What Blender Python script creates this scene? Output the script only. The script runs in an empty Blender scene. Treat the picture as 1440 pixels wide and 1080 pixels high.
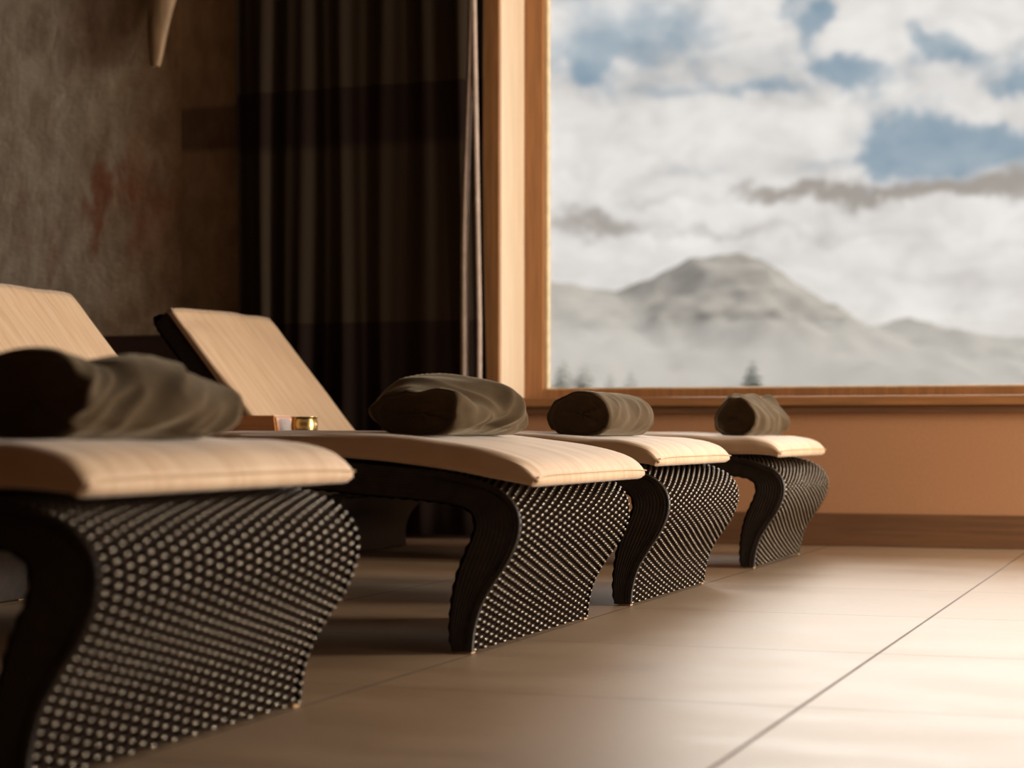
import bpy, bmesh, math, random
from mathutils import Vector, noise
from mathutils.bvhtree import BVHTree

random.seed(7)
scn = bpy.context.scene
col = scn.collection
PI = math.pi

# ------------------------------------------------------------------ camera
EYE = 0.40
YAW = math.radians(19.8)
FPX = 2680.0
cam_d = bpy.data.cameras.new('camera')
cam = bpy.data.objects.new('camera', cam_d)
col.objects.link(cam)
cam.location = (0, 0, EYE)
cam.rotation_euler = (math.radians(90), 0, YAW)
cam_d.sensor_width = 36
cam_d.lens = 36 * FPX / 1440
cam_d.shift_y = 70 / 1440
cam_d.clip_start = 0.05
cam_d.clip_end = 20000
cam_d.dof.use_dof = True
cam_d.dof.focus_distance = 4.35
cam_d.dof.aperture_fstop = 3.6
scn.camera = cam
CO, SI = math.cos(YAW), math.sin(YAW)


def from_view(r, d):                     # metres right of / ahead of the standpoint -> ground x, y
    return (r * CO - d * SI, r * SI + d * CO)


# ------------------------------------------------------------------ materials
def srgb(r, g, b):
    f = lambda c: (c / 255 / 12.92) if c / 255 <= 0.04045 else ((c / 255 + 0.055) / 1.055) ** 2.4
    return (f(r), f(g), f(b), 1)


class NT:
    def __init__(self, tree):
        self.t = tree
        self.n = tree.nodes
        self.l = tree.links

    def node(self, typ, **kw):
        nd = self.n.new(typ)
        for k, v in kw.items():
            setattr(nd, k, v)
        return nd

    def put(self, sock, v):
        if v is None:
            return
        if hasattr(v, 'is_linked') or hasattr(v, 'links'):
            self.l.new(v, sock)
        else:
            sock.default_value = v

    def math(self, op, a, b=None, c=None, clamp=False):
        nd = self.node('ShaderNodeMath', operation=op)
        nd.use_clamp = clamp
        self.put(nd.inputs[0], a)
        self.put(nd.inputs[1], b)
        self.put(nd.inputs[2], c)
        return nd.outputs[0]

    def mix(self, f, a, b, blend='MIX'):
        nd = self.node('ShaderNodeMix', data_type='RGBA', blend_type=blend)
        self.put(nd.inputs[0], f)
        self.put(nd.inputs[6], a)
        self.put(nd.inputs[7], b)
        return nd.outputs[2]

    def noise(self, vec, scale, detail=4, rough=0.55, dist=0.0):
        nd = self.node('ShaderNodeTexNoise')
        self.put(nd.inputs['Vector'], vec)
        nd.inputs['Scale'].default_value = scale
        nd.inputs['Detail'].default_value = detail
        nd.inputs['Roughness'].default_value = rough
        nd.inputs['Distortion'].default_value = dist
        return nd.outputs[0]

    def step(self, v, lo, hi, a=0.0, b=1.0):
        nd = self.node('ShaderNodeMapRange', interpolation_type='SMOOTHSTEP')
        self.put(nd.inputs[0], v)
        nd.inputs[1].default_value = lo
        nd.inputs[2].default_value = hi
        nd.inputs[3].default_value = a
        nd.inputs[4].default_value = b
        return nd.outputs[0]

    def mapping(self, vec, scale=(1, 1, 1), loc=(0, 0, 0), rot=(0, 0, 0)):
        nd = self.node('ShaderNodeMapping')
        self.put(nd.inputs[0], vec)
        nd.inputs[1].default_value = loc
        nd.inputs[2].default_value = rot
        nd.inputs[3].default_value = scale
        return nd.outputs[0]

    def bump(self, h, strength, dist):
        nd = self.node('ShaderNodeBump')
        nd.inputs['Strength'].default_value = strength
        nd.inputs['Distance'].default_value = dist
        self.put(nd.inputs['Height'], h)
        return nd.outputs[0]


def new_mat(name):
    m = bpy.data.materials.new(name)
    m.use_nodes = True
    nt = NT(m.node_tree)
    b = nt.n['Principled BSDF']
    return m, nt, b


def obj_coord(nt):
    return nt.node('ShaderNodeTexCoord').outputs['Object']


def plain(name, c, rough=0.5, var=0.12, scale=20, metal=0.0, spec=0.5, bump=0.0, stretch=(1, 1, 1), sheen=0.0):
    m, nt, b = new_mat(name)
    v = nt.mapping(obj_coord(nt), stretch)
    n = nt.noise(v, scale)
    dark = tuple(x * (1 - var) for x in c[:3]) + (1,)
    light = tuple(min(1, x * (1 + var)) for x in c[:3]) + (1,)
    nt.put(b.inputs['Base Color'], nt.mix(nt.step(n, 0.3, 0.7), dark, light))
    b.inputs['Roughness'].default_value = rough
    b.inputs['Metallic'].default_value = metal
    b.inputs['Specular IOR Level'].default_value = spec
    if sheen:
        b.inputs['Sheen Weight'].default_value = sheen
        b.inputs['Sheen Roughness'].default_value = 0.35
        b.inputs['Sheen Tint'].default_value = (1, 0.85, 0.65, 1)
    if bump:
        nt.put(b.inputs['Normal'], nt.bump(n, bump, 0.004))
    return m


def wood(name, c, rough=0.4, axis='X', scale=6, var=0.16):
    st = {'X': (0.6, 12, 12), 'Y': (12, 0.6, 12), 'Z': (12, 12, 0.6)}[axis]
    return plain(name, c, rough, var, scale, stretch=st, bump=0.1)


def floor_mat():
    m, nt, b = new_mat('stone tile')
    co = obj_coord(nt)
    sx = nt.node('ShaderNodeSeparateXYZ')
    nt.put(sx.inputs[0], co)

    def line(s, off, pitch, half):
        a = nt.math('DIVIDE', nt.math('SUBTRACT', s, off), pitch)
        fr = nt.math('FRACT', nt.math('ADD', a, 0.5))
        d = nt.math('MULTIPLY', nt.math('ABSOLUTE', nt.math('SUBTRACT', fr, 0.5)), pitch)
        return nt.step(d, half * 0.7, half * 1.4, 1, 0), nt.math('FLOOR', a)
    lx, ix = line(sx.outputs[0], -1.238, 0.69, 0.0028)
    ly, iy = line(sx.outputs[1], 3.49, 0.72, 0.0022)
    comb = nt.node('ShaderNodeCombineXYZ')
    nt.put(comb.inputs[0], ix)
    nt.put(comb.inputs[1], iy)
    wn = nt.node('ShaderNodeTexWhiteNoise', noise_dimensions='2D')
    nt.put(wn.inputs[0], comb.outputs[0])
    cloud = nt.noise(nt.mapping(co, (1.0, 2.2, 1)), 2.4, 6, 0.6)
    fine = nt.noise(nt.mapping(co, (2, 6, 1)), 18, 5, 0.6)
    base = nt.mix(nt.step(cloud, 0.2, 0.8), FLOOR_A, FLOOR_B)
    base = nt.mix(nt.math('MULTIPLY', nt.step(fine, 0.35, 0.75), 0.25), base, FLOOR_C)
    base = nt.mix(nt.math('MULTIPLY', wn.outputs[0], 0.18), base, FLOOR_C)
    grout = nt.math('MAXIMUM', lx, nt.math('MULTIPLY', ly, 0.6))
    nt.put(b.inputs['Base Color'], nt.mix(nt.math('MULTIPLY', grout, 0.85), base, srgb(70, 42, 26)))
    r = nt.math('ADD', nt.step(cloud, 0.3, 0.7, 0.36, 0.42), nt.math('MULTIPLY', grout, 0.3))
    nt.put(b.inputs['Roughness'], r)
    h = nt.math('SUBTRACT', nt.math('MULTIPLY', fine, 0.08), grout)
    nt.put(b.inputs['Normal'], nt.bump(h, 0.25, 0.002))
    b.inputs['Specular IOR Level'].default_value = 0.8
    return m


FLOOR_A = (0.25, 0.155, 0.088, 1)
FLOOR_B = (0.33, 0.22, 0.13, 1)
FLOOR_C = (0.42, 0.30, 0.20, 1)


def mural_mat():
    """Stained, trowelled concrete finish: grey-green to the left, browner towards the curtain, rust streaks, a glass reflection painted as a dark bar."""
    m, nt, b = new_mat('stained concrete')
    co = obj_coord(nt)
    s = nt.node('ShaderNodeSeparateXYZ')
    nt.put(s.inputs[0], co)
    n1 = nt.noise(nt.mapping(co, (1.4, 1, 0.8)), 3.2, 9, 0.62, 0.6)
    n2 = nt.noise(nt.mapping(co, (1, 1, 0.5)), 11, 7, 0.65, 0.4)
    n3 = nt.noise(nt.mapping(co, (1, 1, 0.45), (3.1, 0, 1.7)), 4.5, 6, 0.6, 0.5)
    mixx = nt.math('ADD', s.outputs[0], nt.math('MULTIPLY', nt.math('SUBTRACT', n1, 0.5), 0.9))
    left = nt.step(mixx, -4.55, -3.9, 1, 0)
    ca = nt.mix(nt.step(n2, 0.3, 0.7), (0.28, 0.178, 0.10, 1), (0.46, 0.32, 0.19, 1))
    cb = nt.mix(nt.step(n2, 0.3, 0.7), (0.52, 0.43, 0.32, 1), (0.85, 0.76, 0.63, 1))
    c = nt.mix(left, ca, cb)
    dist = nt.math('ADD', nt.math('ABSOLUTE', nt.math('ADD', s.outputs[0], 4.32)), nt.math('MULTIPLY', nt.math('ABSOLUTE', nt.math('SUBTRACT', s.outputs[2], 1.33)), 0.7))
    rust = nt.math('MULTIPLY', nt.step(n3, 0.48, 0.62), nt.step(dist, 0.15, 0.6, 1, 0))
    c = nt.mix(nt.math('MULTIPLY', rust, 0.75), c, (0.36, 0.10, 0.036, 1))
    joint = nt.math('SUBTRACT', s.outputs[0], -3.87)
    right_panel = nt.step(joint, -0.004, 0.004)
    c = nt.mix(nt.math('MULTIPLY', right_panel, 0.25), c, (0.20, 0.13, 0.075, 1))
    refl_band = nt.math('MULTIPLY', nt.step(s.outputs[2], 1.52, 1.56), nt.step(s.outputs[2], 1.70, 1.73, 1, 0))  # glass reflection painted as a dark bar across the right panel
    refl_band = nt.math('MULTIPLY', refl_band, right_panel)
    c = nt.mix(nt.math('MULTIPLY', refl_band, 0.55), c, (0.05, 0.02, 0.012, 1))
    nt.put(b.inputs['Base Color'], c)
    b.inputs['Roughness'].default_value = 0.75
    h = nt.math('ADD', nt.math('MULTIPLY', n2, 0.6), nt.noise(co, 45, 6, 0.7))
    nt.put(b.inputs['Normal'], nt.bump(h, 0.55, 0.008))
    return m


def curtain_mat():
    m, nt, b = new_mat('dark curtain cloth')
    co = obj_coord(nt)
    s = nt.node('ShaderNodeSeparateXYZ')
    nt.put(s.inputs[0], co)
    weave = nt.noise(nt.mapping(co, (220, 220, 260)), 1.0, 2)
    c = nt.mix(weave, (0.027, 0.018, 0.010, 1), (0.042, 0.027, 0.016, 1))
    up = nt.math('MULTIPLY', nt.step(s.outputs[2], 1.48, 1.54), nt.step(s.outputs[2], 1.735, 1.745, 1, 0))  # upper and lower dark bands paint a glass reflection into the cloth
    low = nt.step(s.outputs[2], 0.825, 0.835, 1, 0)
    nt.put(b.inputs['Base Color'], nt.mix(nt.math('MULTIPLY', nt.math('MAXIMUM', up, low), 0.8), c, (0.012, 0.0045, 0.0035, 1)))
    b.inputs['Roughness'].default_value = 0.85
    b.inputs['Specular IOR Level'].default_value = 0.15
    nt.put(b.inputs['Normal'], nt.bump(weave, 0.2, 0.001))
    return m


def mattress_mat():
    """Tan stretch cover with brushed creases running along the lounger."""
    m, nt, b = new_mat('tan cover')
    co = obj_coord(nt)
    st = nt.noise(nt.mapping(co, (4, 42, 4)), 1.0, 4, 0.5, 0.5)
    st2 = nt.noise(nt.mapping(co, (2.2, 14, 2.2)), 1.0, 4, 0.55, 0.5)
    w = nt.noise(nt.mapping(co, (400, 400, 400)), 1.0, 2)
    c = nt.mix(nt.step(st, 0.12, 0.75), (0.53, 0.325, 0.18, 1), (0.69, 0.49, 0.32, 1))
    c = nt.mix(nt.math('MULTIPLY', w, 0.2), c, (0.72, 0.53, 0.36, 1))
    nt.put(b.inputs['Base Color'], c)
    b.inputs['Roughness'].default_value = 0.62
    b.inputs['Specular IOR Level'].default_value = 0.35
    b.inputs['Sheen Weight'].default_value = 0.25
    b.inputs['Sheen Roughness'].default_value = 0.4
    h = nt.math('ADD', nt.math('MULTIPLY', st, 0.5), st2)
    nt.put(b.inputs['Normal'], nt.bump(h, 0.4, 0.009))
    return m


def towel_mat():
    m, nt, b = new_mat('olive brown terry')
    co = obj_coord(nt)
    n = nt.noise(co, 420, 3, 0.7)
    n2 = nt.noise(co, 9, 4, 0.6)
    c = nt.mix(n, (0.050, 0.033, 0.018, 1), (0.100, 0.068, 0.038, 1))
    c = nt.mix(nt.math('MULTIPLY', nt.step(n2, 0.4, 0.65), 0.35), c, (0.13, 0.092, 0.055, 1))
    nt.put(b.inputs['Base Color'], c)
    b.inputs['Roughness'].default_value = 0.95
    b.inputs['Specular IOR Level'].default_value = 0.1
    b.inputs['Sheen Weight'].default_value = 0.28
    b.inputs['Sheen Roughness'].default_value = 0.35
    b.inputs['Sheen Tint'].default_value = (0.95, 0.80, 0.58, 1)
    nt.put(b.inputs['Normal'], nt.bump(n, 0.35, 0.0015))
    return m


def glass_mat():
    m, nt, b = new_mat('window glass')
    nt.n.remove(b)
    tr = nt.node('ShaderNodeBsdfTransparent')
    tr.inputs[0].default_value = (0.985, 0.985, 0.98, 1)
    gl = nt.node('ShaderNodeBsdfGlossy')
    gl.inputs['Roughness'].default_value = 0.0
    lw = nt.node('ShaderNodeFresnel')
    lw.inputs[0].default_value = 1.3
    mx = nt.node('ShaderNodeMixShader')
    nt.put(mx.inputs[0], lw.outputs[0])
    nt.l.new(tr.outputs[0], mx.inputs[1])
    nt.l.new(gl.outputs[0], mx.inputs[2])
    nt.l.new(mx.outputs[0], nt.n['Material Output'].inputs[0])
    return m


def mountain_mat():
    m, nt, b = new_mat('snowy rock')
    co = obj_coord(nt)
    geo = nt.node('ShaderNodeNewGeometry')
    s = nt.node('ShaderNodeSeparateXYZ')
    nt.put(s.inputs[0], geo.outputs['Normal'])
    n = nt.noise(co, 0.006, 8, 0.62, 0.6)
    n2 = nt.noise(co, 0.03, 5, 0.6)
    f = nt.math('ADD', nt.math('ADD', nt.math('MULTIPLY', s.outputs[2], 0.35), n), nt.math('MULTIPLY', n2, 0.25))
    c = nt.mix(nt.step(f, 0.62, 1.0), (0.12, 0.118, 0.108, 1), (0.33, 0.32, 0.305, 1))
    nt.put(b.inputs['Base Color'], c)
    b.inputs['Roughness'].default_value = 0.9
    b.inputs['Specular IOR Level'].default_value = 0.1
    return m


def fog_mat(density):
    m, nt, b = new_mat('valley mist')
    nt.n.remove(b)
    v = nt.node('ShaderNodeVolumeScatter')
    v.inputs['Color'].default_value = (0.97, 0.955, 0.935, 1)
    v.inputs['Density'].default_value = density
    v.inputs['Anisotropy'].default_value = 0.0
    nt.l.new(v.outputs[0], nt.n['Material Output'].inputs['Volume'])
    return m


M = dict(
    floor=floor_mat(), mural=mural_mat(), curtain=curtain_mat(), mattress=mattress_mat(), towel=towel_mat(), glass=glass_mat(),
    mountain=mountain_mat(),
    plaster=plain('ochre plaster', (0.50, 0.245, 0.115, 1), 0.8, 0.03, 90, bump=0.1),
    wall_brown=plain('brown plaster', (0.26, 0.14, 0.075, 1), 0.85, 0.1, 8),
    dark_plaster=plain('dark brown plaster', (0.07, 0.045, 0.03, 1), 0.85, 0.15, 8),
    ceiling=plain('brown ceiling', (0.16, 0.105, 0.07, 1), 0.85, 0.1, 6),
    wood=wood('oiled wood', (0.36, 0.165, 0.062, 1), 0.35, 'X'),
    wood_v=wood('oiled wood upright', (0.36, 0.165, 0.062, 1), 0.35, 'Z'),
    jamb=wood('lit jamb wood', (0.80, 0.64, 0.46, 1), 0.35, 'Z', var=0.06),  # window light on the jamb put into its pale colour
    base=wood('dark baseboard wood', (0.17, 0.078, 0.034, 1), 0.5, 'X'),
    bead=plain('lit bead', (0.86, 0.72, 0.46, 1), 0.4),  # lit inner edge of the frame put into this pale colour
    wicker=plain('dark brown wicker', (0.030, 0.019, 0.011, 1), 0.13, 0.35, 60, spec=0.9),
    stake=plain('painted gap shade', (0.020, 0.012, 0.008, 1), 0.9, 0.2, 60, spec=0.05),  # shade of the weave gaps put into a near-black wicker colour
    wicker_side=plain('dark brown wicker side', (0.022, 0.013, 0.009, 1), 0.45, 0.4, 50),
    piping=plain('tan piping', (0.58, 0.39, 0.22, 1), 0.6),
    glide=plain('tan foot glide', (0.50, 0.30, 0.14, 1), 0.5),
    fold_light=plain('pale fold light', (0.42, 0.32, 0.26, 1), 0.8),  # pale tone standing for light on the outer curtain folds
    amber=wood('amber wood', (0.50, 0.20, 0.06, 1), 0.35, 'X', 8, 0.15),
    brass=plain('brass', (0.62, 0.43, 0.17, 1), 0.25, 0.15, 30, metal=1.0),
    horn=plain('tan horn wood', (0.30, 0.19, 0.10, 1), 0.55, 0.25, 6, stretch=(6, 6, 1)),
    snow=plain('snowy slope', (0.30, 0.30, 0.30, 1), 0.9, 0.1, 0.05),
    fir=plain('dark fir needles', (0.055, 0.075, 0.065, 1), 0.9, 0.4, 3),
    hazed_fir=plain('haze tinted fir needles', (0.34, 0.35, 0.33, 1), 0.9, 0.2, 3),  # haze over the distant firs put into the needle colour
    bark=plain('fir bark', (0.10, 0.07, 0.05, 1), 0.9),
    black=plain('matt black', (0.012, 0.009, 0.007, 1), 0.9, 0.2, 20, spec=0.1),
    metal=plain('grey rail metal', (0.30, 0.28, 0.26, 1), 0.35, 0.05, 20, metal=1.0),
)


M['wicker'].node_tree.nodes['Principled BSDF'].inputs['Specular Tint'].default_value = (1.0, 0.86, 0.66, 1)
M['wicker'].node_tree.nodes['Principled BSDF'].inputs['IOR'].default_value = 1.7

# ------------------------------------------------------------------ building helpers
def obj(name, bm, mat, parent=None, smooth=False, loc=None):
    me = bpy.data.meshes.new(name)
    bm.normal_update()
    bm.to_mesh(me)
    bm.free()
    me.materials.append(mat)
    if smooth:
        me.polygons.foreach_set('use_smooth', [True] * len(me.polygons))
    o = bpy.data.objects.new(name, me)
    col.objects.link(o)
    if parent:
        o.parent = parent
    if loc:
        o.location = loc
    return o


def mesh_obj(name, verts, faces, mat, parent=None, smooth=True):
    me = bpy.data.meshes.new(name)
    me.from_pydata(verts, [], faces)
    me.materials.append(mat)
    me.polygons.foreach_set('use_smooth', [smooth] * len(me.polygons))
    me.update()
    o = bpy.data.objects.new(name, me)
    col.objects.link(o)
    if parent:
        o.parent = parent
    return o


def box(bm, lo, hi, bev=0.0):
    r = bmesh.ops.create_cube(bm, size=1.0)
    vs = r['verts']
    for v in vs:
        v.co = Vector([(lo[i] + hi[i]) / 2 + v.co[i] * (hi[i] - lo[i]) for i in range(3)])
    if bev:
        es = list({e for v in vs for e in v.link_edges})
        bmesh.ops.bevel(bm, geom=es, offset=bev, segments=2, affect='EDGES', profile=0.5)


def boxes(name, specs, mat, parent=None, bev=0.0):
    bm = bmesh.new()
    for lo, hi in specs:
        box(bm, lo, hi, bev)
    return obj(name, bm, mat, parent)


def empty(name, loc=(0, 0, 0), rz=0.0):
    o = bpy.data.objects.new(name, None)
    col.objects.link(o)
    o.location = loc
    o.rotation_euler = (0, 0, rz)
    o.empty_display_size = 0.1
    return o


def tag(o, label=None, cat=None, group=None, kind=None):
    if label:
        o['label'] = label
    if cat:
        o['category'] = cat
    if group:
        o['group'] = group
    if kind:
        o['kind'] = kind
    return o


def spline(pts, per):
    """Catmull-Rom through pts, 'per' steps for each span."""
    out = []
    n = len(pts)
    for i in range(n - 1):
        p0 = Vector(pts[max(i - 1, 0)])
        p1 = Vector(pts[i])
        p2 = Vector(pts[i + 1])
        p3 = Vector(pts[min(i + 2, n - 1)])
        for k in range(per):
            t = k / per
            out.append(0.5 * ((2 * p1) + (p2 - p0) * t + (2 * p0 - 5 * p1 + 4 * p2 - p3) * t * t + (3 * p1 - p0 - 3 * p2 + p3) * t ** 3))
    out.append(Vector(pts[-1]))
    return out


def resample(path, n):
    acc = [0.0]
    for a, b in zip(path, path[1:]):
        acc.append(acc[-1] + (b - a).length)
    L = acc[-1]
    out, j = [], 0
    for i in range(n):
        t = L * i / (n - 1)
        while j < len(acc) - 2 and acc[j + 1] < t:
            j += 1
        sp = acc[j + 1] - acc[j]
        out.append(path[j].lerp(path[j + 1], (t - acc[j]) / sp if sp > 0 else 0))
    return out, L


def grid_faces(nu, nv, off=0, flip=False, wrap=False):
    f = []
    for i in range(nu - 1):
        for j in range(nv if wrap else nv - 1):
            j2 = (j + 1) % nv
            q = (off + i * nv + j, off + (i + 1) * nv + j, off + (i + 1) * nv + j2, off + i * nv + j2)
            f.append(q[::-1] if flip else q)
    return f


def tube(name, pts, r, mat, parent=None, seg=8):
    vs, fs = [], []
    n = len(pts)
    for i, p in enumerate(pts):
        p = Vector(p)
        t = (Vector(pts[min(i + 1, n - 1)]) - Vector(pts[max(i - 1, 0)])).normalized()
        up = Vector((0, 0, 1)) if abs(t.z) < 0.9 else Vector((1, 0, 0))
        a = t.cross(up).normalized()
        b = a.cross(t)
        rr = r[i] if isinstance(r, (list, tuple)) else r
        for k in range(seg):
            an = 2 * PI * k / seg
            vs.append(p + a * math.cos(an) * rr + b * math.sin(an) * rr)
    fs = grid_faces(n, seg, wrap=True)
    fs.append(tuple(range(seg))[::-1])
    fs.append(tuple(range((n - 1) * seg, n * seg)))
    return mesh_obj(name, vs, fs, mat, parent)


def lathe(name, prof, mat, parent=None, seg=32, loc=None):
    vs = []
    for r, z in prof:
        for k in range(seg):
            a = 2 * PI * k / seg
            vs.append((r * math.cos(a), r * math.sin(a), z))
    fs = grid_faces(len(prof), seg, wrap=True, flip=True)
    o = mesh_obj(name, vs, fs, mat, parent)
    if loc:
        o.location = loc
    return o


# ------------------------------------------------------------------ the room
WALL = 6.80          # room face of the window wall
GLASS = 7.10         # frame plane, deep in the reveal
XL, XR, YB, ZC = -5.3, 3.6, -2.6, 2.75
WX0, WX1, WZ0, WZ1 = -2.491, 3.0, 0.535, 2.55

o = boxes('floor', [((XL - .3, YB - .3, -0.2), (XR + .3, WALL + .4, 0))], M['floor'])
tag(o, 'large beige stone floor tiles with thin dark joints', 'floor', kind='structure')
o = boxes('ceiling', [((XL - .3, YB - .3, ZC), (XR + .3, WALL + .4, ZC + .2))], M['ceiling'])
tag(o, 'plain brown ceiling above the frame', 'ceiling', kind='structure')
TB = 0.345          # thickness of window wall
o = boxes('wall_back', [((-2.60, WALL, 0), (XR + .3, WALL + TB, 0.50)),
                        ((-2.60, WALL, 0.50), (WX0 - 0.03, WALL + TB, ZC)),
                        ((WX0 - 0.03, WALL, WZ1 + .03), (XR + .3, WALL + TB, ZC)),
                        ((WX1 + .03, WALL, 0.50), (XR + .3, WALL + TB, WZ1 + .03))], M['plaster'])
tag(o, 'orange ochre plaster wall below the big window', 'wall', kind='structure')
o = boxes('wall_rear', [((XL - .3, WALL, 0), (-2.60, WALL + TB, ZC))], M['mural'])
tag(o, 'stained grey brown concrete wall with rust patches left of the curtain', 'wall', kind='structure')
o = boxes('wall_left', [((XL - .3, YB, 0), (XL, WALL, ZC))], M['dark_plaster'])
tag(o, 'dark brown side wall past the lounger heads', 'wall', kind='structure')
o = boxes('wall_front', [((XL - .3, YB - .3, 0), (XR + .3, YB, ZC))], M['dark_plaster'])
o.data.materials[0] = M['wall_brown']
tag(o, 'brown plaster wall behind the viewer', 'wall', kind='structure')
# right wall with a long window
RY0, RY1, RZ0, RZ1 = 1.7, 6.72, 0.12, 2.5
o = boxes('wall_right', [((XR, YB, 0), (XR + .3, RY0, ZC)), ((XR, RY1, 0), (XR + .3, WALL, ZC)),
                         ((XR, RY0, 0), (XR + .3, RY1, RZ0)), ((XR, RY0, RZ1), (XR + .3, RY1, ZC))], M['plaster'])
tag(o, 'ochre side wall with a long window opposite the loungers', 'wall', kind='structure')

# baseboard and added reflection strip
o = boxes('baseboard_back', [((-2.53, WALL - 0.014, 0), (XR, WALL, 0.117))], M['base'], bev=0.003)
tag(o, 'dark brown wooden baseboard under the window wall', 'baseboard', kind='structure')
o = boxes('reflection_strip_rear', [((XL, WALL - 0.02, 0), (-2.60, WALL, 0.80))], wood('dark reflection strip', (0.045, 0.02, 0.012, 1), 0.5, 'X'))  # dark strip added to imitate the reflection over the wall foot
tag(o, 'dark strip added for a glass reflection along the foot of the concrete wall', 'baseboard', kind='structure')

# window
win = empty('window_1', ((WX0 + WX1) / 2, GLASS, WZ0))
tag(win, 'large wood framed picture window facing the mountain', 'window', kind='structure')


def wpart(name, specs, mat, bev=0.0):
    cx, cy, cz = win.location
    return boxes(name, [((a[0] - cx, a[1] - cy, a[2] - cz), (b[0] - cx, b[1] - cy, b[2] - cz)) for a, b in specs], mat, win, bev)


FX0 = -2.415
wpart('window_frame', [((WX0 - .02, GLASS - .035, WZ0 - .02), (FX0 + 0.0, GLASS + .05, WZ1 + .02)),
                       ((FX0, GLASS - .035, WZ0 - .02), (WX1, GLASS + .05, 0.574)),
                       ((FX0, GLASS - .035, WZ1 - .05), (WX1, GLASS + .05, WZ1 + .02)),
                       ((WX1 - .07, GLASS - .035, 0.574), (WX1, GLASS + .05, WZ1 - .05))], M['wood_v'], 0.004)
wpart('glazing_bead', [((FX0, GLASS - .012, 0.574), (FX0 + .014, GLASS + .02, WZ1 - .05)),
                       ((FX0 + .014, GLASS - .012, 0.574), (WX1 - .07, GLASS + .02, 0.580))], M['bead'], 0.003)
wpart('pane', [((FX0 + .004, GLASS + .022, 0.576), (WX1 - .072, GLASS + .028, WZ1 - .052))], M['glass'])
wpart('jamb', [((WX0 - .03, WALL + .001, WZ0 - .02), (WX0, GLASS - .035, WZ1 + .03)),
               ((WX1, WALL + .001, WZ0 - .02), (WX1 + .03, GLASS - .035, WZ1 + .03))], M['jamb'], 0.004)
wpart('window_sill', [((WX0 - .05, WALL - .045, 0.500), (WX1 + .05, GLASS - .036, 0.535))], M['wood'], 0.006)
wpart('apron_moulding', [((WX0 - .04, WALL - .028, 0.472), (WX1 + .04, WALL - .001, 0.500))], M['base'], 0.004)
wpart('casing', [((-2.60, WALL - .02, 0.505), (WX0 - .002, WALL - .001, WZ1 + .08)),
                 ((WX0 - .002, WALL - .02, WZ1 + .002), (WX1 + .08, WALL - .001, WZ1 + .08)),
                 ((WX1 + .002, WALL - .02, 0.505), (WX1 + .08, WALL - .001, WZ1 + .002))], M['wood_v'], 0.003)

w2 = empty('window_2', (XR + .15, (RY0 + RY1) / 2, RZ0))
tag(w2, 'long side window opposite the row of loungers', 'window', kind='structure')
hw, hh = (RY1 - RY0) / 2, RZ1 - RZ0
boxes('window_frame', [((-.05, -hw, 0), (.05, -hw + .05, hh)), ((-.05, hw - .05, 0), (.05, hw, hh)), ((-.05, -hw + .05, 0), (.05, hw - .05, .05)),
                       ((-.05, -hw + .05, hh - .05), (.05, hw - .05, hh))], M['wood_v'], w2, 0.004)
boxes('pane', [((.0, -hw + .05, .05), (.006, hw - .05, hh - .05))], M['glass'], w2)

# ------------------------------------------------------------------ curtain
cx0, cx1 = -3.575, -2.535


def curtain_y(u, z):
    """u metres from the left edge of the curtain; depth of the folds in front of the wall."""
    f = 0.012 * math.sin(u * 2 * PI / 0.165 + 1.1 * math.sin(u * 7)) + 0.006 * math.sin(u * 2 * PI / 0.083 + 1.3)
    f *= 0.75 + 0.25 * math.sin(z * 1.3 + u * 5)
    return WALL - 0.085 + f


nu, nz = 300, 26
vs = []
for i in range(nu):
    u = (cx1 - cx0) * i / (nu - 1)
    for j in range(nz):
        z = 0.015 + (ZC - 0.03 - 0.015) * j / (nz - 1)
        # the free edge leans out a little towards the foot
        lean = 0.02 * max(0, (u - 0.85) / 0.19) * (1 - z / 2.7)
        x = cx0 + u + lean + 0.008 * math.sin(z * 2 + u * 14)
        vs.append((x, curtain_y(u, z), z))
fs = grid_faces(nu, nz, flip=False)
cur = empty('curtain', (0, 0, 0))
tag(cur, 'dark brown floor length curtain with painted dark reflection bands beside the window frame', 'curtain')
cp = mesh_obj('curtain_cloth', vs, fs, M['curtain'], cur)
sd = cp.modifiers.new('thickness', 'SOLIDIFY')
sd.thickness = 0.003
# pale strips added for the light caught by the two outermost folds
for ue, wd, nm in ((0.985, 0.030, 'lit_fold_strip'), (1.022, 0.020, 'lit_edge_strip')):
    vs = []
    n = 40
    for j in range(n):
        z = 0.30 + (ZC - 0.34) * j / (n - 1)
        sh = (-0.032 + 0.020 * z + 0.006 * math.sin(z * 4)) if nm == 'lit_fold_strip' else (0.012 - 0.018 * max(z - .8, 0))
        for (dx, dy) in ((0, 0.002), (wd * 0.6, -0.014), (wd, 0.006), (wd * 0.5, 0.012)):
            vs.append((cx0 + ue + sh + dx, WALL - 0.135 + dy, z))
    fs = grid_faces(n, 4, wrap=True) + [(0, 1, 2, 3), tuple(range((n - 1) * 4, n * 4))]
    mesh_obj(nm, vs, fs, M['fold_light'], cur)
boxes('curtain_track', [((cx0 - .05, WALL - .11, ZC - .03), (cx1 + .05, WALL - .06, ZC - .001))], M['metal'], cur)

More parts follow.
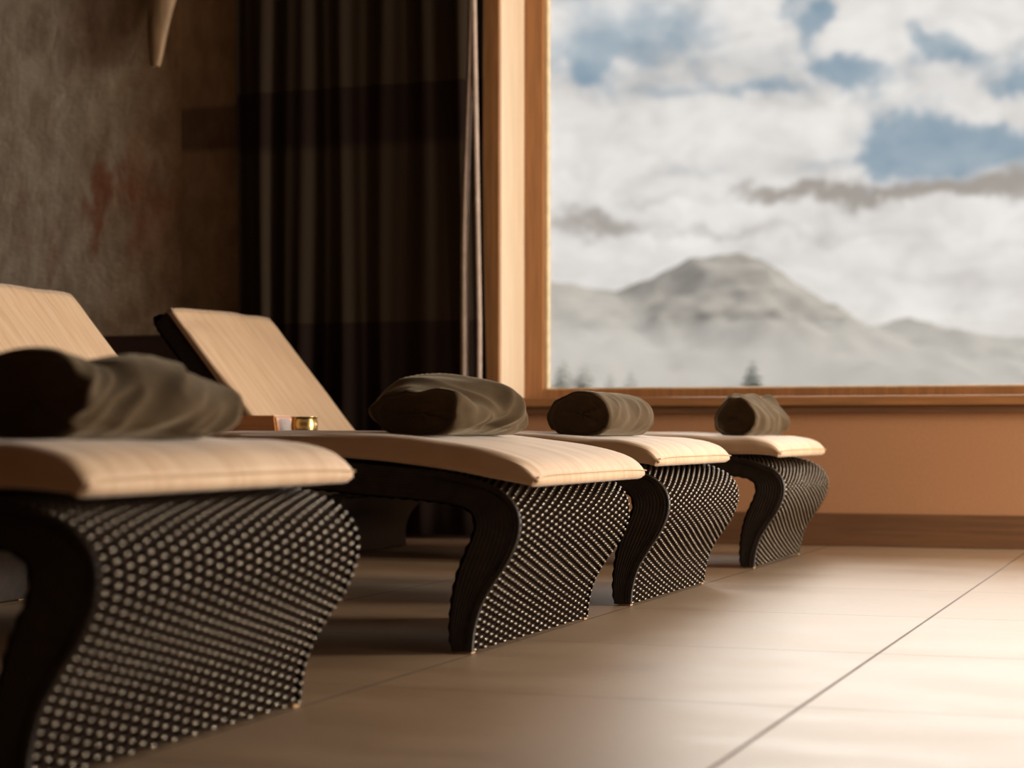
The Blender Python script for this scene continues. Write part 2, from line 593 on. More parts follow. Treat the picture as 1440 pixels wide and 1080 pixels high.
# ------------------------------------------------------------------ horn ornament on the concrete wall
hp = [(0.000, 1.880), (0.004, 1.96), (0.012, 2.05), (0.028, 2.14), (0.055, 2.25), (0.10, 2.36), (0.16, 2.45)]
path = spline([(a, 0, b) for a, b in hp], 8)
vs = []
seg = 14
for i, p in enumerate(path):
    t = i / (len(path) - 1)
    wx = 0.016 + 0.080 * t ** 0.75
    wy = 0.016 + 0.034 * t
    for k in range(seg):
        a = 2 * PI * k / seg
        vs.append((-3.955 + p.x + wx * math.cos(a), WALL - 0.055 + wy * math.sin(a), p.z))
n = len(path)
fs = grid_faces(n, seg, wrap=True) + [tuple(range(seg))[::-1], tuple(range((n - 1) * seg, n * seg))]
horn = mesh_obj('wall_ornament', vs, fs, M['horn'])
tag(horn, 'tan curved horn shaped wooden ornament hanging on the concrete wall', 'wall ornament')

# ------------------------------------------------------------------ sun loungers
X0 = -1.236
W = 0.706
OUT = [(0, .004), (.005, .045), (.02, .092), (.045, .132), (.073, .172), (.090, .21), (.094, .24), (.088, .266), (.072, .288), (.045, .305), (0, .320), (-.08, .336)]
INN = [(-.044, .004), (-.048, .035), (-.047, .07), (-.043, .105), (-.034, .145), (-.02, .18), (-.006, .21), (0, .23), (-.002, .247), (-.012, .260), (-.035, .268), (-.085, .275)]
SEAT = [(-.226, .349), (-.344, .361), (-.485, .361), (-.62, .356), (-.8, .340), (-1.0, .310), (-1.2, .275), (-1.38, .254), (-1.48, .262), (-1.565, .300), (-1.65, .385), (-1.81, .585), (-1.985, .800)]
SEATI = [(-.226, .286), (-.344, .296), (-.485, .296), (-.62, .290), (-.8, .272), (-1.0, .243), (-1.2, .208), (-1.38, .188), (-1.50, .195), (-1.615, .250), (-1.70, .350), (-1.855, .548), (-2.030, .763)]
TOP = [(.125, .318), (.120, .334), (.093, .3545), (.036, .372), (-.044, .386), (-.17, .399), (-.256, .403), (-.344, .405), (-.485, .405), (-.62, .401), (-.8, .386), (-1.0, .356), (-1.2, .320), (-1.38, .300), (-1.46, .309), (-1.535, .340), (-1.617, .418), (-1.775, .610), (-1.955, .824)]
BOT = [(.113, .304), (.106, .3065), (.085, .311), (.030, .320), (-.046, .333), (-.17, .348), (-.256, .3545), (-.344, .363), (-.485, .363), (-.62, .358), (-.8, .342), (-1.0, .312), (-1.2, .277), (-1.38, .256), (-1.478, .265), (-1.562, .302), (-1.648, .388), (-1.808, .588), (-1.984, .803)]

lg = empty('sun_lounger', (0, 0, 0))

# woven foot panel: rows of strands passing over and under the stakes
rows_pitch, stake = 0.0070, 0.0261
path = spline([(a, 0, b) for a, b in OUT], 30)
_, L = resample(path, 10)
nrow = int(round(L / rows_pitch))
nst = int(round(W / stake))
SV = 14
VROW = (-0.95, -0.72, -0.40, 0.0, 0.40, 0.72)          # stations across one flat strand


def sample(path, acc, t):
    lo, hi = 0, len(acc) - 1
    while hi - lo > 1:
        mid = (lo + hi) // 2
        if acc[mid] <= t:
            lo = mid
        else:
            hi = mid
    f = (t - acc[lo]) / max(1e-9, acc[hi] - acc[lo])
    return path[lo].lerp(path[hi], f), (path[hi] - path[lo]).normalized()


acc = [0.0]
for a, b in zip(path, path[1:]):
    acc.append(acc[-1] + (b - a).length)
nv = nst * SV + 1
vs, low = [], []
nu = 0
for ri in range(nrow):
    for v in VROW:
        p, t = sample(path, acc, L * (ri + 0.5 + v / 2) / nrow)
        nrm = Vector((t.z, 0, -t.x))
        nu += 1
        for j in range(nv):
            q = j / SV
            k = min(int(q), nst - 1)
            m = (q - k - 0.5) / 0.5                       # -1..1 across one stake
            if (k + ri) % 2 == 0 and abs(v) < 0.9:        # strand passes over the stake
                h = 0.0072 * math.sqrt(max(0.0, 1 - (abs(m) / 0.67) ** 2)) - 0.0045 if abs(m) < 0.67 else -0.0085
                h -= 0.0011 * (abs(v) / 0.72) ** 2.2
            else:                                         # strand dives behind the stake
                h = -0.0095
            y = -W / 2 + W * j / (nv - 1)
            e = min(j, nv - 1 - j) / SV          # strands wrap round the edge
            if e < 1:
                h -= 0.006 * (1 - e) ** 2
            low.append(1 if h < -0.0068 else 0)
            c = p + nrm * h
            vs.append((c.x, y, c.z))
pu = range(nu)
foot = mesh_obj('foot_panel', vs, grid_faces(len(pu), nv, flip=True), M['wicker'], lg)
foot.data.materials.append(M['stake'])  # near-black material for the shade in the weave gaps
for p in foot.data.polygons:                      # shade between the strands painted as a matt, nearly black material
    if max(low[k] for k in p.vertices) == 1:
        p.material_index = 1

# deck under the mattress and up the back, coarser weave
path = spline([(a, 0, b) for a, b in [OUT[-1]] + SEAT], 12)
pd, L = resample(path, 220)
vs = []
nv = 55
for i, p in enumerate(pd):
    t = (pd[min(i + 1, len(pd) - 1)] - pd[max(i - 1, 0)]).normalized()
    nrm = Vector((t.z, 0, -t.x))
    for j in range(nv):
        h = 0.0012 * math.sin(PI * j / 2 + PI * i) - 0.002
        c = p + nrm * h
        vs.append((c.x, -W / 2 + .003 + (W - .006) * j / (nv - 1), c.z))
mesh_obj('seat_deck', vs, grid_faces(len(pd), nv, flip=True), M['wicker'], lg)

# inner face of the leg, underside of the seat and back of the backrest
path = spline([(a, 0, b) for a, b in INN + SEATI + [SEAT[-1]]], 10)
pd, L = resample(path, 420)
vs = []
nv = 28
for i, p in enumerate(pd):
    t = (pd[min(i + 1, len(pd) - 1)] - pd[max(i - 1, 0)]).normalized()
    nrm = Vector((-t.z, 0, t.x))
    for j in range(nv):
        h = 0.0015 * math.sin(i * PI / 2) * (1 if j % 2 else -1)
        c = p + nrm * h
        vs.append((c.x, -W / 2 + .003 + (W - .006) * j / (nv - 1), c.z))
mesh_obj('under_panel', vs, grid_faces(len(pd), nv), M['wicker_side'], lg)

# side panels with strands that follow the curve
oo = spline([(a, 0, b) for a, b in OUT + SEAT], 7)
ii = spline([(a, 0, b) for a, b in INN + SEATI], 7)
for sgn in (-1, 1):
    vs = []
    m = 11 * 6 + 1
    for a, b in zip(oo, ii):
        for k in range(m):
            t = k / (m - 1)
            tt = 0.03 + 0.94 * t
            c = a.lerp(b, tt)
            rp = abs(math.sin(t * 11 * PI)) ** 0.6
            edge = 0.004 * (1 - min(1, min(t, 1 - t) / 0.08)) ** 2
            vs.append((c.x, sgn * (W / 2 - 0.0045 + 0.0022 * rp - edge), c.z))
    mesh_obj('side_panel', vs, grid_faces(len(oo), m, flip=(sgn < 0)), M['wicker_side'], lg)

# rear leg
RO = [(-1.33, .200), (-1.36, .165), (-1.40, .12), (-1.42, .07), (-1.42, .004)]
RI = [(-1.47, .200), (-1.465, .16), (-1.47, .12), (-1.475, .07), (-1.47, .004)]
ro = spline([(a, 0, b) for a, b in RO], 8)
rix = spline([(a, 0, b) for a, b in RI], 8)
vs = []
for a, b in zip(ro, rix):
    for (p, y) in ((a, -W / 2), (a, W / 2), (b, W / 2), (b, -W / 2)):
        vs.append((p.x, y, p.z))
n = len(ro)
mesh_obj('rear_leg', vs, grid_faces(n, 4, wrap=True) + [(0, 1, 2, 3), tuple(range((n - 1) * 4, n * 4))], M['wicker_side'], lg, smooth=False)
for gx in (-.022, -1.445):
    for sgn in (-1, 1):
        g = boxes('foot_glide', [((gx - .012, sgn * .338 - .010, 0), (gx + .018, sgn * .338 + .010, .006))], M['glide'], lg, 0.001)
        g['label'] = 'small tan foot glide'

# mattress
def make_mattress(short, lift, seed, parent):
    def tuck(p, short):
        k = min(1, max(0, (p[0] + 0.45) / 0.45))
        k = k * k * (3 - 2 * k)
        kz = min(1, max(0, (p[0] + 0.12) / 0.22))
        kz = kz * kz * (3 - 2 * kz)
        return (p[0] - short * k, 0, p[1] + lift * kz)

    tp = spline([tuck(p, short) for p in TOP], 8)
    bp = spline([tuck(p, short) for p in BOT], 8)
    n = len(tp)
    ring = []
    # unit cross section: across the width (-1..1) and through the thickness (0 bottom..1 top)
    NS = 44
    top_row = [(-1 + 2 * k / NS) for k in range(NS + 1)]
    mv = []
    HW = W / 2 + 0.004
    for i in range(n):
        a, b = tp[i], bp[i]
        ctr = (a + b) / 2
        row = []
        dist_end = min(i, n - 1 - i)
        pin = 1.0 - 0.012 * max(0, 1 - dist_end / 5) ** 2
        for k, u in enumerate(top_row):
            e = max(0, (abs(u) - 0.965) / 0.035)
            y = u * HW * pin
            crown = -0.004 * (abs(u) ** 6)
            c = b.lerp(a, 1.0 - 0.12 * e * e)
            w = 0.0022 * noise.noise(Vector((c.x * 4.0, y * 26, 0.3 + seed))) + 0.002 * noise.noise(Vector((c.x * 9, y * 10, 4.1 + seed)))
            if i >= n - 3:                                # uneven head edge
                w += 0.012 * math.sin(u * 2.4 + 0.6) - 0.016 * math.exp(-((u - 0.45) / 0.22) ** 2)
            row.append((c.x, y, c.z + crown + w * min(1, dist_end / 3 + .3)))
        for s, fr in ((1, 0.78), (1, 0.5), (1, 0.22)):
            c = b.lerp(a, fr)
            row.append((c.x, HW * pin * (1 + 0.008 * (1 - abs(fr - .5) * 3)), c.z))
        for k, u in enumerate(reversed(top_row)):
            e = max(0, (abs(u) - 0.965) / 0.035)
            c = b.lerp(a, 0.10 * e * e)
            row.append((c.x, u * HW * pin, c.z))
        for s, fr in ((-1, 0.22), (-1, 0.5), (-1, 0.78)):
            c = b.lerp(a, fr)
            row.append((c.x, -HW * pin * (1 + 0.008 * (1 - abs(fr - .5) * 3)), c.z))
        mv += row
    rn = len(mv) // n
    mf = grid_faces(n, rn, wrap=True, flip=True)
    # end faces, each gathered to a slightly bulged centre strip
    for end in (0, n - 1):
        st = end * rn
        d = 1 if end == 0 else -1
        topi = [st + k for k in range(NS + 1)]
        boti = [st + NS + 4 + k for k in range(NS + 1)][::-1]
        mid = []
        for k in range(NS + 1):
            p = (Vector(mv[topi[k]]) + Vector(mv[boti[k]])) / 2
            nx = Vector((1, 0, -.25)) if end == 0 else Vector((-.65, 0, .76))
            mid.append(len(mv))
            mv.append(tuple(p + nx * 0.006 * (1 - abs(top_row[k]) ** 8)))
        for k in range(NS):
            q1 = (topi[k], topi[k + 1], mid[k + 1], mid[k])
            q2 = (mid[k], mid[k + 1], boti[k + 1], boti[k])
            mf += [q1, q2] if end == 0 else [q1[::-1], q2[::-1]]
        sideR = [st + NS, st + NS + 1, st + NS + 2, st + NS + 3, st + NS + 4]
        sideL = [st + 2 * NS + 5, st + 2 * NS + 6, st + 2 * NS + 7, st + 2 * NS + 8 - 0]
        mf += [(mid[NS], sideR[0], sideR[1], sideR[2]), (mid[NS], sideR[2], sideR[3], sideR[4])]
        l0, l1, l2 = st + rn - 3, st + rn - 2, st + rn - 1
        mf += [(mid[0], boti[0], l0, l1), (mid[0], l1, l2, topi[0])]
    mat_o = mesh_obj('mattress', mv, mf, M['mattress'], parent)
    bm = bmesh.new()
    bm.from_mesh(mat_o.data)
    bmesh.ops.recalc_face_normals(bm, faces=bm.faces)
    bm.to_mesh(mat_o.data)
    bm.free()
    # piping round the foot end
    a, b = tp[3], bp[0]
    pts = []
    for k in range(31):
        u = -1 + 2 * k / 30
        c = tp[6]
        pts.append((c.x + .004, u * HW * 0.99, c.z - 0.0035 - 0.004 * abs(u) ** 6))
    pp = tube('piping', pts, 0.0016, M['piping'], mat_o, 6)


def copy_tree(o, parent=None):
    c = o.copy()
    col.objects.link(c)
    if parent:
        c.parent = parent
    for ch in list(o.children):
        copy_tree(ch, c)
    return c


RIGHT = [2.531, 3.928, 4.957, 6.262]
LABELS = ['nearest dark wicker lounger with tan mattress, cut off by the left picture edge',
          'wicker lounger second from the viewer, carrying the plumpest rolled towel',
          'wicker lounger third from the viewer, carrying the smooth even rolled towel',
          'farthest wicker lounger with tan mattress, closest to the window wall']
SHIFT = [(0.045, 0.024), (0.0, 0.0), (0.058, 0.020), (0.045, 0.026)]
protos = [copy_tree(lg) for _ in range(3)]
lgs = [lg] + protos
for k, o in enumerate(lgs):
    o.location = (X0, RIGHT[k] - W / 2, 0)
    tag(o, LABELS[k], 'sun lounger', 'wicker sun loungers in a row')
    make_mattress(SHIFT[k][0], SHIFT[k][1], k * 5.3, o)

# ------------------------------------------------------------------ rolled towels
bm_seed = [3, 11, 23, 37]


def towel(cx, y0, y1, zb, a, b, bulge, tri, seed, rot, label, wr=1.0):
    """A rolled towel lying across a mattress; its axis runs along the row."""
    Lh = (y1 - y0) / 2
    nl, na = 72, 96
    vs, fs = [], []

    def sect(th, t):
        cth, sth = math.cos(th), math.sin(th)
        ex = 0.93
        x = a * math.copysign(abs(cth) ** ex, cth)
        z = b * math.copysign(abs(sth) ** ex, sth)
        if tri:
            x *= 1 - tri * 0.45 * max(0, z / b)
            z *= 1 + tri * 0.12 * max(0, z / b)
        k = 1 + bulge * (1 - abs(t) ** 2.2)
        if z > 0:
            z *= k
        x *= 1 + bulge * 0.35 * (1 - t * t)
        return x, z
    for i in range(nl):
        t = -1 + 2 * i / (nl - 1)
        y = t * Lh
        e = max(0, (abs(t) - 0.93) / 0.07)
        tap = 1 - 0.10 * e ** 2.2
        for j in range(na):
            th = 2 * PI * j / na
            x, z = sect(th, t)
            p = Vector((x * 9 + seed, y * 9, z * 9))
            # creases twist round the roll
            sp = Vector((math.cos(th) * 0.55 + seed * 3.7, math.sin(th) * 0.55, y * 11 + math.sin(th + seed) * 0.9))
            w = 0.016 * wr * noise.noise(sp) + 0.010 * wr * (0.25 - abs(noise.noise(sp * 1.7))) + 0.0006 * noise.noise(p * 4)
            r = 1 + w / 0.06 * (1.0 if z > -b * 0.6 else 0.3)
            lip = 0.006 * noise.noise(Vector((th * 1.5, seed, t))) * e
            vs.append([x * tap * r, y + lip, z * tap * r])
    fs += grid_faces(nl, na, wrap=True)
    # spiral ends
    for end in (0, nl - 1):
        base_i = end * na
        d = -1 if end == 0 else 1
        prev = base_i
        NR = 26
        for r_ in range(1, NR):
            q = 1 - r_ / NR
            off = len(vs)
            for j in range(na):
                th = 2 * PI * j / na
                src = vs[base_i + j]
                ph = (q * 4.2 + th / (2 * PI)) % 1.0
                dep = -0.022 * (1 - q) ** 0.4 - 0.0012 * (1 - abs(2 * ph - 1)) - (0.004 if r_ > 1 else 0.0)
                vs.append([src[0] * q, src[1] + d * dep, src[2] * q])
            for j in range(na):
                j2 = (j + 1) % na
                f = (prev + j, prev + j2, off + j2, off + j)
                fs.append(f if end == 0 else f[::-1])
            prev = off
        f = tuple(prev + j for j in range(na))
        fs.append(f if end == 0 else f[::-1])
    zmin = min(v[2] for v in vs)
    # settle on the mattress: flatten the underside
    fl = -b * 0.86
    for v in vs:
        if v[2] < fl:
            v[2] = fl + (v[2] - fl) * 0.15
    zmin = min(v[2] for v in vs)
    for v in vs:
        v[2] -= zmin
    o = mesh_obj('rolled_towel', [tuple(v) for v in vs], fs, M['towel'])
    bm = bmesh.new()
    bm.from_mesh(o.data)
    bmesh.ops.recalc_face_normals(bm, faces=bm.faces)
    bm.to_mesh(o.data)
    bm.free()
    # the soft underside settles into the shape of the mattress
    for lo in lgs:
        if abs(lo.location.y - (y0 + y1) / 2) > W / 2:
            continue
        me = [c for c in lo.children if c.name.startswith('mattress')][0].data
        tree = BVHTree.FromPolygons([v.co.copy() for v in me.vertices], [tuple(p.vertices) for p in me.polygons])
        off = Vector((cx, (y0 + y1) / 2, 0)) - lo.location
        lows = []
        for v in o.data.vertices:
            if v.co.z < 0.05:
                hit = tree.ray_cast(Vector((v.co.x + off.x, v.co.y + off.y, 1.0)), Vector((0, 0, -1)))[0]
                if hit:
                    lows.append((v, hit.z))
        zb = sorted(h - v.co.z for v, h in lows if v.co.z < 0.006)
        zb = zb[len(zb) // 2]
        for v, h in lows:
            v.co.z = max(v.co.z, h + 0.0012 - zb)
        o.data.update()
    o.location = (cx, (y0 + y1) / 2, zb)
    o.rotation_euler = (0, 0, rot)
    tag(o, label, 'towel', 'rolled towels on the lounger foot ends')
    return o


towel(-1.308, 1.93, 2.285, .4005, .088, .051, 0.04, 0.0, 3, 0.0, 'dark rolled towel on the nearest lounger, cut by the left picture edge', 1.4)
towel(-1.388, 3.32, 3.72, .3985, .095, .049, 0.33, 0.0, 11, 0.0, 'plump olive brown rolled towel on the second nearest lounger, thick in its middle', 1.3)
towel(-1.398, 4.36, 4.75, .3985, .081, .057, 0.03, 0.0, 23, 0.0, 'smooth even olive brown rolled towel on the third lounger from the viewer', 0.6)
towel(-1.318, 5.65, 6.13, .3990, .068, .064, 0.0, 0.75, 37, 0.0, 'small rolled towel with pointed end on the farthest lounger by the window wall', 1.0)

# ------------------------------------------------------------------ side table between the two far loungers
TX, TY = -2.65, 5.255
tb = empty('side_table', (TX, TY, 0))
tag(tb, 'low dark pedestal side table almost hidden behind the second lounger mattress', 'side table')
boxes('table_top', [((-.20, -.17, .365), (.20, .17, .390))], M['black'], tb, 0.006)
lathe('pedestal', [(.001, 0), (.13, 0), (.13, .012), (.03, .03), (.025, .2), (.03, .34), (.08, .365), (.001, .365)], M['black'], tb, 24)
bm = bmesh.new()
box(bm, (-.115, -.07, 0), (.095, .07, .066))
for v in bm.verts:
    if v.co.z > .03:
        v.co.x = v.co.x * 0.84
        v.co.y = v.co.y * 0.84
bmesh.ops.bevel(bm, geom=list(bm.edges), offset=0.006, segments=3, affect='EDGES')
o = obj('wooden_box', bm, M['amber'], None, False, (TX - .065, TY, .390))
tag(o, 'amber wooden box with sloping sides in front of the far lounger backrest', 'box')
cup = lathe('candle_cup', [(.001, 0), (.030, 0), (.036, .006), (.040, .02), (.041, .04), (.038, .054), (.041, .060), (.043, .062), (.038, .062), (.034, .05), (.034, .02), (.001, .014)], M['brass'], None, 32, (TX + .085, TY - .0, .390))
tag(cup, 'small shiny brass candle cup standing right of the amber box', 'candle cup')

# ------------------------------------------------------------------ outdoors: slope, firs, mountain, mist
OUTL = [(500, 430), (640, 392), (720, 402), (772, 398), (800, 400), (830, 406), (865, 412), (885, 404), (905, 396), (935, 383), (970, 366), (1005, 360), (1040, 357), (1065, 365), (1085, 377), (1105, 400),
        (1140, 425), (1170, 445), (1200, 456), (1230, 459), (1262, 452), (1275, 449), (1290, 457), (1330, 462), (1380, 472), (1440, 478), (1600, 470), (1760, 490)]


def outline(px):
    for (x0, y0), (x1, y1) in zip(OUTL, OUTL[1:]):
        if x0 <= px <= x1:
            t = (px - x0) / (x1 - x0)
            return y0 + (y1 - y0) * t
    return OUTL[0][1] if px < OUTL[0][0] else OUTL[-1][1]


DR = 3000.0
na, nr = 330, 110
vs = []
for i in range(na):
    r0 = -700 + 1750 * i / (na - 1)               # metres to the right at the crest distance
    px = 720 + FPX * r0 / DR
    zc = (616 - outline(px)) / FPX * DR * 1.02
    for j in range(nr):
        d = 1300 + 3000 * j / (nr - 1)
        f = (d - 1300) / (DR - 1300) if d < DR else max(0, 1 - (d - DR) / 1300)
        sh = f ** 1.25
        bend = 60 * noise.noise(Vector((r0 * .0016, d * .0012, 0)))
        x, y = from_view(r0 + bend * (1 - f), d)
        rg = 1 - abs(noise.noise(Vector((r0 * .0062 + d * .0015, d * .0028, 2.0))))
        rg2 = noise.fractal(Vector((r0 * .012, d * .006, 5.0)), 1.0, 2.0, 5)
        amp = math.sin(PI * min(1, f)) * 0.9 + 0.06
        z = zc * sh + amp * (42 * (rg - 0.75) + 16 * rg2) + 6 * noise.noise(Vector((r0 * .03, d * .02, 1)))
        if d > DR:
            z = min(z, zc * (0.6 + 0.4 * f))
        vs.append((x, y, z - 8))
o = mesh_obj('mountain', vs, grid_faces(na, nr, flip=False), M['mountain'])
tag(o, 'hazy snow dusted mountain with one rounded summit beyond the window', 'mountain', kind='structure')

vs = []
na, nr = 60, 60
for i in range(na):
    for j in range(nr):
        r = -900 + 2200 * i / (na - 1)
        d = 9.5 + 2300 * (j / (nr - 1)) ** 2.2
        x, y = from_view(r * (0.05 + d / 2300), d)
        z = -3.0 - 0.012 * d + 0.02 * d * noise.noise(Vector((x * .01, y * .01, 0))) if d < 900 else -14 - 0.004 * d
        vs.append((x, y, z))
o = mesh_obj('hillside', vs, grid_faces(na, nr), M['snow'])
tag(o, 'snowy hillside falling away outside the window', 'hillside', kind='structure')


def fir(px, top_y, d, width_px, mat, label, seed, group=None):
    r = (px - 720) / FPX * d
    ztop = EYE + (610 - top_y) / FPX * d
    wid = width_px / FPX * d
    zb = -3.5 - 0.012 * d
    x, y = from_view(r, d)
    root = empty('fir_tree', (x, y, zb))
    Ht = ztop - zb
    lathe('trunk', [(0.001, 0), (.03 * wid + .08, 0), (.02, Ht * .97), (.001, Ht * .975)], M['bark'], root, 8)
    rnd = random.Random(seed)
    vs, fs = [], []
    tiers = 16
    for t in range(tiers):
        f = t / (tiers - 1)
        zt = Ht * (1 - 0.80 * f ** 1.1)
        rad = wid * (0.22 + 3.4 * f)
        nb = 9 + t
        for k in range(nb):
            an = 2 * PI * k / nb + rnd.random() * 0.5
            rr = rad * (0.75 + 0.5 * rnd.random())
            dr = rr * (0.35 + 0.3 * rnd.random())
            ca, sa = math.cos(an), math.sin(an)
            wv = rr * 0.30 + 0.03
            i0 = len(vs)
            vs += [(0, 0, zt), (rr * .55 * ca - wv * sa, rr * .55 * sa + wv * ca, zt - dr * .55), (rr * ca, rr * sa, zt - dr),
                   (rr * .55 * ca + wv * sa, rr * .55 * sa - wv * ca, zt - dr * .55), (rr * .5 * ca, rr * .5 * sa, zt - dr * .8 - .08)]
            fs += [(i0, i0 + 1, i0 + 2), (i0, i0 + 2, i0 + 3), (i0 + 1, i0 + 4, i0 + 2), (i0 + 4, i0 + 3, i0 + 2), (i0, i0 + 4, i0 + 1), (i0, i0 + 3, i0 + 4)]
    mesh_obj('foliage', vs, fs, mat, root, smooth=False)
    tag(root, label, 'fir tree', group)


fir(1058, 509, 190, 21, M['fir'], 'dark fir top rising alone above the sill near the window middle', 1)
fir(792, 508, 370, 22, M['hazed_fir'], 'broad faint fir top at the lower left window corner', 2, 'faint firs in the mist')
fir(822, 514, 470, 20, M['hazed_fir'], 'pale blurred fir just right of the broad corner fir', 3, 'faint firs in the mist')
fir(859, 524, 290, 12, M['hazed_fir'], 'slim misty fir, left one of the close pair above the third towel', 4, 'faint firs in the mist')
fir(887, 521, 345, 13, M['hazed_fir'], 'slim misty fir, right one of the close pair above the third towel', 5, 'faint firs in the mist')


def fog(px, py, d, wpx, hpx, depth, dens, label):
    r = (px - 720) / FPX * d
    z = EYE + (610 - py) / FPX * d
    x, y = from_view(r, d)
    bm = bmesh.new()
    bmesh.ops.create_icosphere(bm, subdivisions=4, radius=1)
    for v in bm.verts:
        k = 1 + 0.22 * noise.noise(v.co * 1.6 + Vector((px, 0, d)))
        v.co = Vector((v.co.x * wpx / FPX * d * k, v.co.y * depth, v.co.z * hpx / FPX * d * k))
    o = obj('mist_bank', bm, fog_mat(dens), None, True, (x, y, z))
    o.rotation_euler = (0, 0, YAW)
    tag(o, label, 'mist', kind='stuff')


fog(1000, 560, 1050, 900, 95, 420, 0.0015, 'low white mist lying along the foot of the mountain')
fog(800, 500, 1790, 130, 95, 280, 0.0009, 'white mist drifting left of the summit')

# ------------------------------------------------------------------ sky
world = bpy.data.worlds.new('sky')
scn.world = world
world.use_nodes = True
nt = NT(world.node_tree)
bg = nt.n['Background']
gen = nt.node('ShaderNodeTexCoord').outputs['Generated']
sp = nt.node('ShaderNodeSeparateXYZ')
nt.put(sp.inputs[0], gen)
az = nt.math('MULTIPLY', nt.math('ARCTAN2', sp.outputs[0], sp.outputs[1]), 180 / PI)   # degrees east of the row's direction
el = nt.math('MULTIPLY', nt.math('ARCSINE', sp.outputs[2]), 180 / PI)
cmb = nt.node('ShaderNodeCombineXYZ')
nt.put(cmb.inputs[0], az)
nt.put(cmb.inputs[1], el)
ang = cmb.outputs[0]
wob1 = nt.math('SUBTRACT', nt.noise(ang, 0.55, 5, 0.6), 0.5)
wob2 = nt.math('SUBTRACT', nt.noise(nt.mapping(ang, (1, 1, 1), (37, 11, 0)), 0.55, 5, 0.6), 0.5)
azw = nt.math('ADD', az, nt.math('MULTIPLY', wob1, 3.6))
elw = nt.math('ADD', el, nt.math('MULTIPLY', wob2, 2.2))


def deg(px, py):
    u = (px - 720) / FPX
    a = math.degrees(math.atan(u)) - math.degrees(YAW)
    e = math.degrees(math.atan((610 - py) / FPX / math.sqrt(1 + u * u)))
    return a, e


def patches(lst):
    tot = None
    for px, py, rx, ry, s in lst:
        a, e = deg(px, py)
        k = 180 / PI / FPX
        dx = nt.math('DIVIDE', nt.math('SUBTRACT', azw, a), rx * k)
        dy = nt.math('DIVIDE', nt.math('SUBTRACT', elw, e), ry * k)
        g = nt.math('ADD', nt.math('MULTIPLY', dx, dx), nt.math('MULTIPLY', dy, dy))
        g = nt.math('MULTIPLY', nt.math('EXPONENT', nt.math('MULTIPLY', g, -1.0)), s)
        tot = g if tot is None else nt.math('ADD', tot, g)
    return tot


blue = patches([(900, 42, 125, 58, 1.05), (830, 85, 60, 28, .7), (1145, 22, 26, 38, 1.2), (1205, 108, 55, 28, 1.0), (1165, 90, 60, 16, .6), (1335, 72, 48, 30, 1.0), (1300, 50, 18, 22, .7),
                (1300, 188, 90, 38, 1.1), (1420, 212, 90, 26, 1.0), (1290, 232, 90, 20, .9), (1410, 150, 70, 18, -.7), (1050, 128, 70, 10, .55), (1250, 195, 40, 30, .6), (1440, 110, 45, 30, .9), (960, 125, 40, 14, .4), (1000, 235, 60, 14, .3),
                (1560, 60, 90, 60, 1.1), (640, 60, 90, 60, 1.0), (1700, 160, 90, 50, 1.0)])
grey = patches([(1110, 272, 120, 12, .9), (1290, 268, 150, 14, 1.0), (1400, 252, 90, 18, .9), (845, 315, 75, 15, .9), (1000, 325, 110, 9, .6), (1180, 330, 90, 8, .35), (900, 285, 80, 10, .4), (1400, 345, 90, 8, .3), (1350, 395, 120, 14, .35), (930, 95, 90, 40, .5)])
puff = nt.noise(nt.mapping(ang, (0.75, 1.25, 1)), 0.42, 4, 0.5, 0.5)
puffs = nt.math('ADD', nt.math('MULTIPLY', nt.step(puff, 0.25, 0.70), 0.65), nt.math('MULTIPLY', nt.step(nt.noise(nt.mapping(ang, (0.8, 1.2, 1), (5, 9, 0)), 1.0, 5, 0.55, 0.6), 0.3, 0.66), 0.35))
bmask = nt.step(nt.math('ADD', blue, nt.math('MULTIPLY', nt.math('SUBTRACT', puff, 0.5), -1.6)), 0.10, 1.05)
gmask = nt.step(nt.math('ADD', grey, nt.math('MULTIPLY', nt.math('SUBTRACT', puff, 0.5), -0.6)), 0.0, 1.2)
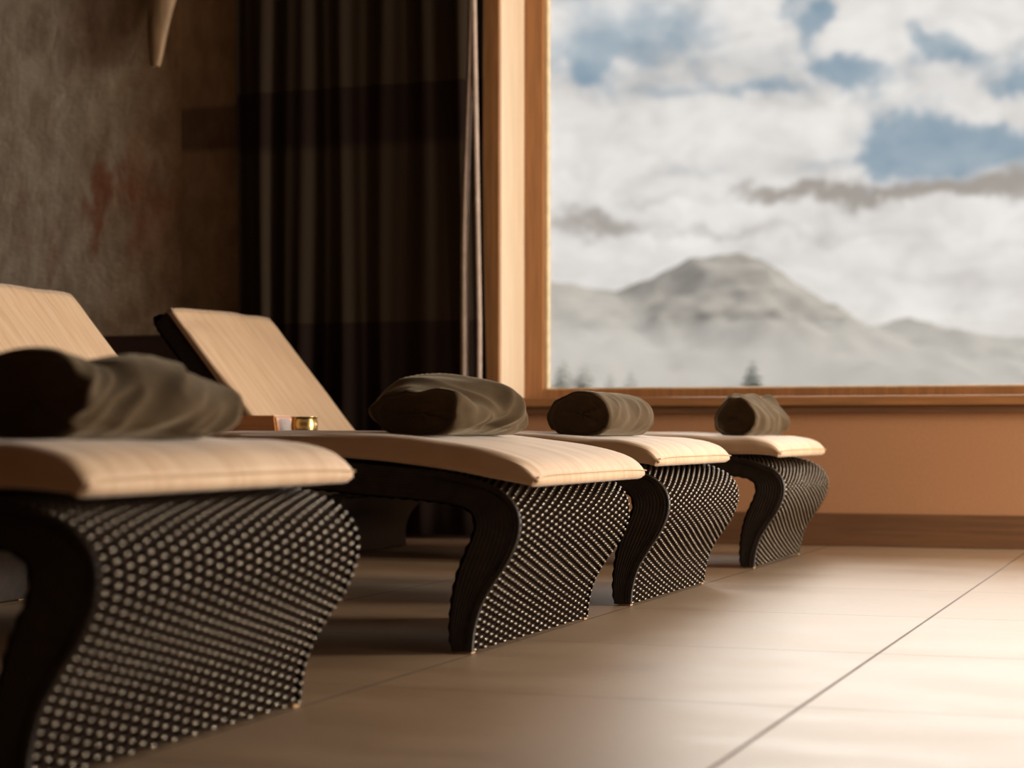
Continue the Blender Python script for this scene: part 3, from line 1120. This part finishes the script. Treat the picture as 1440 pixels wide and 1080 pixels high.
cloud = nt.mix(puffs, srgb(212, 207, 203), srgb(247, 244, 241))
sky = nt.mix(nt.math('MULTIPLY', gmask, 0.95), cloud, srgb(166, 158, 151))
sky = nt.mix(nt.math('MULTIPLY', bmask, 0.92), sky, nt.mix(puffs, srgb(122, 150, 172), srgb(164, 180, 192)))
hor = nt.step(el, 1.0, 5.5, 1, 0)
sky = nt.mix(nt.math('MULTIPLY', hor, 0.45), sky, srgb(240, 232, 224))
nt.put(bg.inputs[0], sky)
bg.inputs[1].default_value = 1.0

# ------------------------------------------------------------------ light
SUN_E = 4.0
def area(name, loc, rot, sx, sy, power, c):
    ld = bpy.data.lights.new(name, 'AREA')
    ld.shape = 'RECTANGLE'
    ld.size, ld.size_y = sx, sy
    ld.energy = power
    ld.color = c
    o = bpy.data.objects.new(name, ld)
    col.objects.link(o)
    o.location = loc
    o.rotation_euler = rot
    return o


# side window daylight, squeezed into a compact lamp for glints on the wicker
area('daylight_side_window', (XR + .24, 5.5, 1.36), (0, math.radians(90), 0), 2.2, 1.3, 430, (1.0, 0.89, 0.75))
# daylight entering by the picture window
area('daylight_picture_window', ((WX0 + WX1) / 2 + .1, GLASS + .2, 1.57), (math.radians(-90), 0, 0), 4.7, 1.92, 130, (1.0, 0.93, 0.84))
# low hazy sun from the right, falling through the side window
elv = math.radians(28.3)
sun = bpy.data.lights.new('sun', 'SUN')
sun.energy = SUN_E
sun.angle = math.radians(8)
sun.color = (1.0, 0.93, 0.82)
so = bpy.data.objects.new('sun', sun)
col.objects.link(so)
dv = Vector((math.cos(elv), -0.08, math.sin(elv)))
so.location = (12, 3, 7)
so.rotation_euler = dv.to_track_quat('Z', 'Y').to_euler()

# ------------------------------------------------------------------ colour management
vsn = scn.view_settings
scn.display_settings.display_device = 'sRGB'
vsn.view_transform = 'Standard'
vsn.look = 'None'
vsn.gamma = 1
vsn.exposure = 0.0
vsn.use_curve_mapping = False
cy = scn.cycles
cy.use_denoising = True
cy.max_bounces = 8
cy.transparent_max_bounces = 12
cy.sample_clamp_indirect = 6
